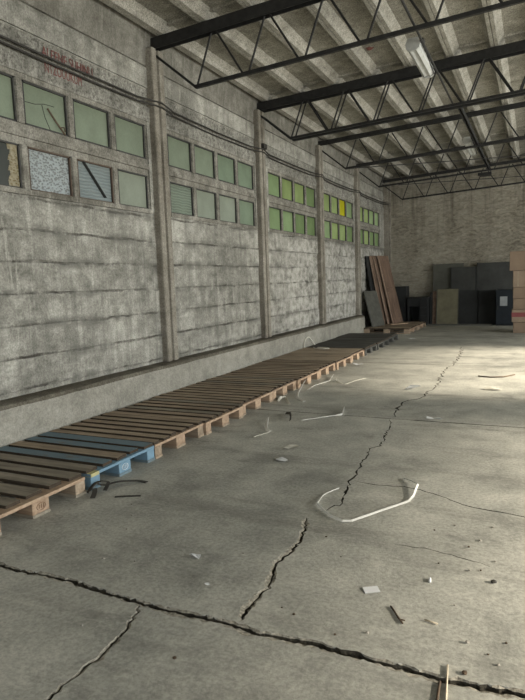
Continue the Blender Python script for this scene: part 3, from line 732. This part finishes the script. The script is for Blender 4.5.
stand('olive_board', 'olive green worn board standing in front of the dark sheets by the back wall', 'board', -2.66, -2.05, 17.62, 17.82, 1.05, .03, M['olive'], None, M['board_grey'])
stand('narrow_board', 'narrow brown board standing just left of the olive board', 'board', -2.765, -2.685, 17.66, 17.84, 1.0, .03, M['door_brown'])
stand('narrow_board', 'narrow dark board standing between the desk and the narrow brown board', 'board', -2.84, -2.79, 17.66, 17.84, .97, .03, M['soot2'])
m = MB(); m.bar((-2.9, 17.45, .02), (-1.1, 17.5, .02), .09, .04); tag(m.build('floor_batten', M['board_grey']), 'long grey batten lying on the floor before the olive board and dark sheets', 'batten')
t = thing('metal_cabinet', 'navy metal cabinet with a pinned white sheet, behind the cartons', 'cabinet', (-.77, 17.6, 0))
m = MB(); m.box((-.24, -.22, .03), (.26, .22, 1.0)); m.build('carcass', M['navy'], t, bevel=.008)
m = MB(); m.box((-.225, -.235, .06), (.245, -.22, .97)); d = m.build('door', M['navy'], t, bevel=.004)
m = MB(); m.box((-.19, -.25, .45), (-.17, -.235, .57)); m.build('handle', M['steel2'], d)
m = MB(); m.box((-.22, -.2, 0), (.24, .2, .03)); m.build('plinth', M['black'], t)
m = MB(); m.box((-.125, -.2375, .555), (.065, -.2355, .815)); tag_o = m.build('notice_sheet', M['notice'], t); tag_o['label'] = 'pale sheet of paper on the cabinet door'

# cartons
def carton(x0, x1, y0, y1, z0, z1, label, mat, red=False, vtape=False, rz=0):
    cx, cy_ = (x0+x1)/2, (y0+y1)/2
    t = thing('cardboard_carton', label, 'carton', (cx, cy_, z0), rz, 'stacked cartons'); hx, hy, h = (x1-x0)/2, (y1-y0)/2, z1-z0-.003
    m = MB(); m.box((-hx, -hy, 0), (hx, hy, h-.004)); m.build('body', mat, t, bevel=.008)
    m = MB(); m.box((-hx+.004, -hy+.004, h-.004), (hx-.004, -.003, h)); m.box((-hx+.004, .003, h-.004), (hx-.004, hy-.004, h)); m.build('flap', mat, t)
    m = MB(); m.box((-hx-.0015, -.03, h*.7), (hx+.0015, .03, h+.001)); m.build('tape', M['tape'], t)
    if vtape:
        m = MB(); m.box((-hx+.10, -hy-.0015, .02), (-hx+.13, -hy, h-.03)); m.build('side_tape', M['tape'], t)
    if red:
        m = MB(); m.box((-hx-.002, -hy-.002, h*.42), (hx+.002, hy+.002, h*.78)); m.build('printed_band', M['carton_red'], t)['label'] = 'red printed band'
carton(-.48, .32, 15.2, 15.8, 0, .27, 'brown carton at the bottom of the stack on the right', M['carton'])
carton(-.515, .30, 15.17, 15.80, .27, .57, 'carton with a red printed band, second from the bottom of the right-hand stack', M['carton2'], True)
carton(-.49, .31, 15.2, 15.8, .57, .84, 'brown carton directly above the red-banded one', M['carton'])
carton(-.495, .30, 15.2, 15.8, .84, 1.11, 'reddish brown carton third from the top of the right-hand stack', M['carton'])
carton(-.50, .30, 15.18, 15.8, 1.11, 1.51, 'pale carton with vertical tape, just under the topmost one', M['carton2'], False, True)
carton(-.585, .26, 15.12, 15.72, 1.51, 1.97, 'topmost carton of the right-hand stack, jutting out to the left', M['carton'], False, False, .03)

# ------------------------------------------------------------------ debris on the floor
def band(label, pts, w=.016, mat='strap', tilt=None, z=.004, group='loose plastic packing bands', t=.0035):
    m = MB(); P = []
    for i, p in enumerate(pts): P.append((p[0], p[1], p[2] if len(p) > 2 else z))
    m.strip(P, w, t, tilt); return tag(m.build('packing_band', M[mat]), label, 'packing band', group)
def smoothpts(pts, n=4):
    out = []
    for i in range(len(pts)-1):
        p0, p1, p2, p3 = (Vector(pts[max(0, min(len(pts)-1, i+k))]) for k in (-1, 0, 1, 2))
        for k in range(n):
            s = k/n; out.append(tuple(.5*((2*p1) + (p2-p0)*s + (2*p0-5*p1+4*p2-p3)*s*s + (3*p1-p0-3*p2+p3)*s**3)))
    return out + [tuple(pts[-1])]
big = [(-1.21,3.68,.012),(-1.255,3.58,.010),(-1.265,3.50,.012),(-1.25,3.36,.014),(-1.12,3.22,.010),(-1.02,3.165,.012),(-.97,3.18,.014),(-.85,3.39,.012),(-.715,3.61,.012),(-.705,3.70,.014),(-.71,3.89,.030),(-.76,3.96,.022),(-.84,4.04,.008)]
band('big open loop of white packing band lying across the floor crack', big, .014, 'strap', [.35, .5, .9, 1.1, 1.0, .8, .35, .3, .3, .6, .9, 1.2, 1.3], group=None)
band('bent white band nearest the camera beside the pallet row', [(-2.52,5.34,.03),(-2.42,5.09,.012),(-2.36,4.98,.006),(-2.31,4.94,.006)], .032, 'strap', [.6, .5, .3, .2])
band('thin pale band stretched just in front of the nearest bent one', [(-2.31,4.93),(-2.34,4.83),(-2.38,4.72)], .010, 'strap2')
band('v-shaped white band lying on the far floor joint', [(-1.90,6.02,.03),(-1.85,5.80,.012),(-1.93,5.74,.006),(-2.18,5.45,.006)], .034, 'strap', [1.2, .8, .3, .2])
band('small dark curved strip between the two bent white bands', [(-2.46,5.69,.01),(-2.38,5.62,.03),(-2.33,5.52,.03),(-2.29,5.41,.01)], .03, 'darkstrap', [.9, 1.1, 1.1, .9])
band('white band with a dark kink lying beside the fifth brown pallet', [(-2.80,6.26,.006),(-2.84,6.42,.02),(-2.80,6.48,.012),(-2.60,6.13,.006)], .03, 'strap2', [.3, .9, .7, .2])
band('white bent band leaning up at the edge of the slatted pallets', [(-2.82,7.20,.09),(-2.72,6.68,.02),(-2.66,6.52,.008),(-2.49,6.34,.006)], .04, 'strap', [.8, .6, .3, .2])
band('long white band along the front of the tan pallets', [(-2.72,8.12,.03),(-2.65,7.73,.010),(-2.75,7.30,.008),(-2.72,7.06,.006)], .035, 'strap', [.9, .4, .3, .3])
band('thin dark-edged band lying right beside the long white one', [(-2.58,7.86,.02),(-2.54,7.70,.014),(-2.40,7.58,.008)], .02, 'strap2', [1.0, .8, .3])
band('thin band lying between the long white one and the slatted pallets', [(-2.36,7.55,.006),(-2.30,7.9,.006),(-2.22,8.1,.006)], .014, 'strap2')
loop = smoothpts([(-4.04,10.36,.155),(-4.075,10.46,.26),(-4.075,10.58,.325),(-4.075,10.72,.32),(-4.07,10.84,.25),(-4.03,10.92,.155)])
m = MB(); m.tube(loop, .012, 6); tag(m.build('packing_band', M['strap2'], smooth=True), 'pale band arching up against the curb above the tan pallets', 'packing band', 'loose plastic packing bands')
lp = smoothpts([(-3.86,10.38,.160),(-3.78,10.28,.160),(-3.62,10.22,.160),(-3.52,10.30,.160),(-3.62,10.42,.158),(-3.80,10.44,.154)])
m = MB(); m.tube(lp, .010, 6); tag(m.build('packing_band', M['strap2'], smooth=True), 'pale loop of band lying on the last tan pallet', 'packing band', 'loose plastic packing bands')
# black tangled strip by the blue pallet
m = MB()
m.strip(smoothpts([(-2.855,3.04,.02),(-2.84,3.08,.05),(-2.80,3.12,.03),(-2.74,3.22,.03),(-2.66,3.32,.012),(-2.58,3.33,.006)]), .03, .005)
m.strip(smoothpts([(-2.84,3.02,.02),(-2.80,3.02,.035),(-2.77,2.98,.015),(-2.75,2.94,.006)]), .035, .005)
m.strip(smoothpts([(-2.85,3.0,.01),(-2.82,3.06,.065),(-2.78,3.14,.05),(-2.76,3.08,.01)]), .03, .005)
tag(m.build('rubber_strip', M['darkstrap']), 'tangled black rubber strip lying against the corner of the blue pallet', 'strip')
m = MB(); m.strip([(-2.62,3.02,.003),(-2.54,3.06,.004),(-2.46,3.10,.003)], .02, .004); tag(m.build('rubber_strip', M['darkstrap']), 'flat dark strip on the floor in front of the tangled black one', 'strip')

def scrap(label, x, y, s, mat, seed, lift=.02, name='paper_scrap', group='paper scraps on the floor', asp=1.6, rz=0):
    r = random.Random(seed); m = MB(); n = 7
    vs = [(s*asp*math.cos(2*PI*k/n)*r.uniform(.75, 1.1), s*math.sin(2*PI*k/n)*r.uniform(.7, 1.1), .003 + r.uniform(0, lift)) for k in range(n)] + [(0, 0, .004+lift*.4)]
    m.add(vs, [(k, (k+1) % n, n) for k in range(n)]); m.add([(a, b, c-.002) for a, b, c in vs], [((k+1) % n, k, n) for k in range(n)])
    o = m.build(name, M[mat]); o.location = (x, y, 0); o.rotation_euler = (0, 0, rz)
    return tag(o, label, 'paper' if 'paper' in name else 'debris', group)
scrap('crumpled white paper scrap in the left foreground beyond the floor joint', -1.62, 2.47, .026, 'paper', 1, .022)
scrap('tiny white paper fleck just before the crumpled scrap in the left foreground', -1.42, 2.25, .009, 'paper', 2, .006)
m = MB(); m.obox(Matrix.Translation((-.67, 2.49, .003)) @ Matrix.Rotation(.55, 4, 'Z') @ Matrix.Rotation(.05, 4, 'X'), (-.036, -.024, 0), (.036, .024, .002)); tag(m.build('paper_scrap', M['paper']), 'small rectangular white paper on the floor right of the main crack', 'paper', 'paper scraps on the floor')
scrap('flat white paper scrap lying in front of the brown pallets', -1.85, 4.16, .045, 'paper', 4, .015, asp=1.5)
scrap('pale grey paper scrap just beyond the flat white one', -1.90, 4.48, .035, 'strap2', 5, .03, asp=2.2, rz=.3)
scrap('white paper lump lying on the far floor joint', -.90, 5.83, .05, 'paper', 6, .05)
scrap('white paper lump by the crack just before the sunlit floor', -1.41, 7.44, .07, 'paper', 7, .07, asp=1.7)
scrap('pale paper lump in the shaded band at the right edge', -.46, 7.65, .06, 'strap2', 8, .05, asp=2.2)
scrap('small pale scrap beside the far corner pallet', -2.6, 13.6, .06, 'paper', 9, .03)
scrap('pale scrap at the foot of the tan pallets', -2.68, 9.35, .06, 'paper', 10, .03)
def stick(name, label, pts, r, mat, cat='stick', group=None):
    m = MB(); m.tube(pts, r, 6); return tag(m.build(name, M[mat], smooth=True), label, cat, group)
stick('twig', 'thin dark twig on the floor in the right foreground', [(-.555,2.385,.005),(-.53,2.35,.005),(-.505,2.31,.005),(-.48,2.275,.006)], .0042, 'twig')
stick('twig', 'short side twig beside the thin dark twig in the right foreground', [(-.50,2.30,.006),(-.475,2.30,.005)], .003, 'twig')
stick('splinter', 'short pale splinter right of the dark twig', [(-.40,2.335,.006),(-.345,2.325,.006)], .004, 'twig_pale')
stick('splinter', 'long pale splinter lying across the front floor joint', [(-.272,2.075,.006),(-.262,1.98,.005),(-.25,1.86,.004)], .0036, 'twig_pale')
stick('splinter', 'short dark splinter beside the pale one on the front floor joint', [(-.285,1.975,.005),(-.28,1.87,.005)], .0045, 'twig')
stick('splinter', 'tiny white stub standing out on the right-hand floor', [(-.435,2.69,.006),(-.43,2.655,.006)], .006, 'paper')
stick('curved_wire', 'thin dark curved wire on the sunlit floor to the right', [(-.72,8.62,.01),(-.55,8.55,.012),(-.38,8.62,.012),(-.25,8.85,.01)], .009, 'twig')
rs = random.Random(21)
def pebble(label, x, y, s, mat='stone'):
    bm = bmesh.new(); bmesh.ops.create_icosphere(bm, subdivisions=1, radius=s)
    for v in bm.verts: v.co = Vector((v.co.x*rs.uniform(.8, 1.3), v.co.y*rs.uniform(.8, 1.2), v.co.z*.6*rs.uniform(.8, 1.1)))
    zmin = min(v.co.z for v in bm.verts)
    for v in bm.verts: v.co.z -= zmin
    me = bpy.data.meshes.new('pebble'); bm.to_mesh(me); bm.free(); me.materials.append(M[mat])
    o = bpy.data.objects.new('pebble', me); COL.objects.link(o); o.location = (x, y, .0005); o.rotation_euler = (0, 0, rs.uniform(0, 6))
    return tag(o, label, 'pebble', 'small pebbles and crumbs on the floor')
pebble('whitish pebble near the front joint in the right foreground', -.22, 2.245, .010)
pebble('small dark crumb on the front joint in the right corner', -.21, 2.055, .011, 'twig')
pebble('dark clod at the right edge beyond the pale stub', -.155, 2.765, .014, 'darkstrap')
rand_spots = [(-2.08,2.27,.008),(-1.9,2.31,.006),(-.60,2.16,.008),(-.93,2.17,.007),(-.1,2.15,.007),(-.08,2.3,.006),(-.14,2.2,.005),(-.3,2.5,.005),(-.72,2.1,.006),(-1.0,2.2,.005),(-1.25,1.72,.009),(-1.75,1.75,.006),(-.42,2.86,.006),(-.27,2.84,.007),(-.22,2.86,.006),(-.16,2.98,.007),(-2.3,2.8,.008),(-2.42,2.95,.007),(-2.2,2.62,.006),(-1.05,2.95,.006),(-1.4,2.6,.006),(-.9,2.75,.006),(-.25,3.2,.009),(-.4,3.35,.009),(-.2,3.4,.008),(-.3,3.1,.007),(-.5,3.25,.006)]
for x, y_, s in rand_spots: pebble('grey floor crumb no larger than a fingernail, lying loose on the near concrete floor', x, y_, s, rs.choice(['stone', 'twig', 'stone']))

# ------------------------------------------------------------------ light
w = bpy.data.worlds.new('overcast_sky'); S.world = w; w.use_nodes = True
bg = w.node_tree.nodes['Background']; bg.inputs[0].default_value = (.86, .93, 1.0, 1); bg.inputs[1].default_value = 0.85
def area(name, loc, rot, sx, sy, power, col):
    l = bpy.data.lights.new(name, 'AREA'); l.shape = 'RECTANGLE'; l.size = sx; l.size_y = sy; l.energy = power; l.color = col
    o = bpy.data.objects.new(name, l); COL.objects.link(o); o.location = loc; o.rotation_euler = rot; return o
for (a, b), DH, p in zip(DOORS, DHS, (420, 520, 560, 330)):      # sky light through the loading doors; the last lamp added to brighten the back
    area('door_daylight', (XR-.05, (a+b)/2, DH/2), (0, PI/2 - .40, 0), DH-.1, b-a-.1, p, (.99, 1.0, .955))
area('front_fill', (.25, YF+.05, 2.0), (PI/2, 0, 0), 6.2, 3.8, 50, (.95, .98, 1.0))  # weak fill lamp added behind the camera
sun = bpy.data.lights.new('low_sun', 'SUN'); sun.energy = 18; sun.angle = math.radians(7); sun.color = (1.0, .89, .72)
so = bpy.data.objects.new('low_sun', sun); COL.objects.link(so)
so.rotation_euler = Vector((-1, -.06, -.415)).to_track_quat('-Z', 'Y').to_euler()

# ------------------------------------------------------------------ camera
cam = bpy.data.cameras.new('camera'); co = bpy.data.objects.new('camera', cam); COL.objects.link(co)
R = Matrix(((.90362211, -.01788613, .42795697), (.42682641, .12125928, -.89616705), (-.0358648, .99245971, .11720684)))
co.matrix_world = Matrix.Translation((0, 0, 1.45)) @ R.to_4x4()
cam.sensor_fit = 'VERTICAL'; cam.sensor_height = 36; cam.lens = 574.242*36/700; cam.clip_start = .05; cam.clip_end = 300
S.camera = co
S.view_settings.view_transform = 'Standard'; S.view_settings.exposure = 0.0
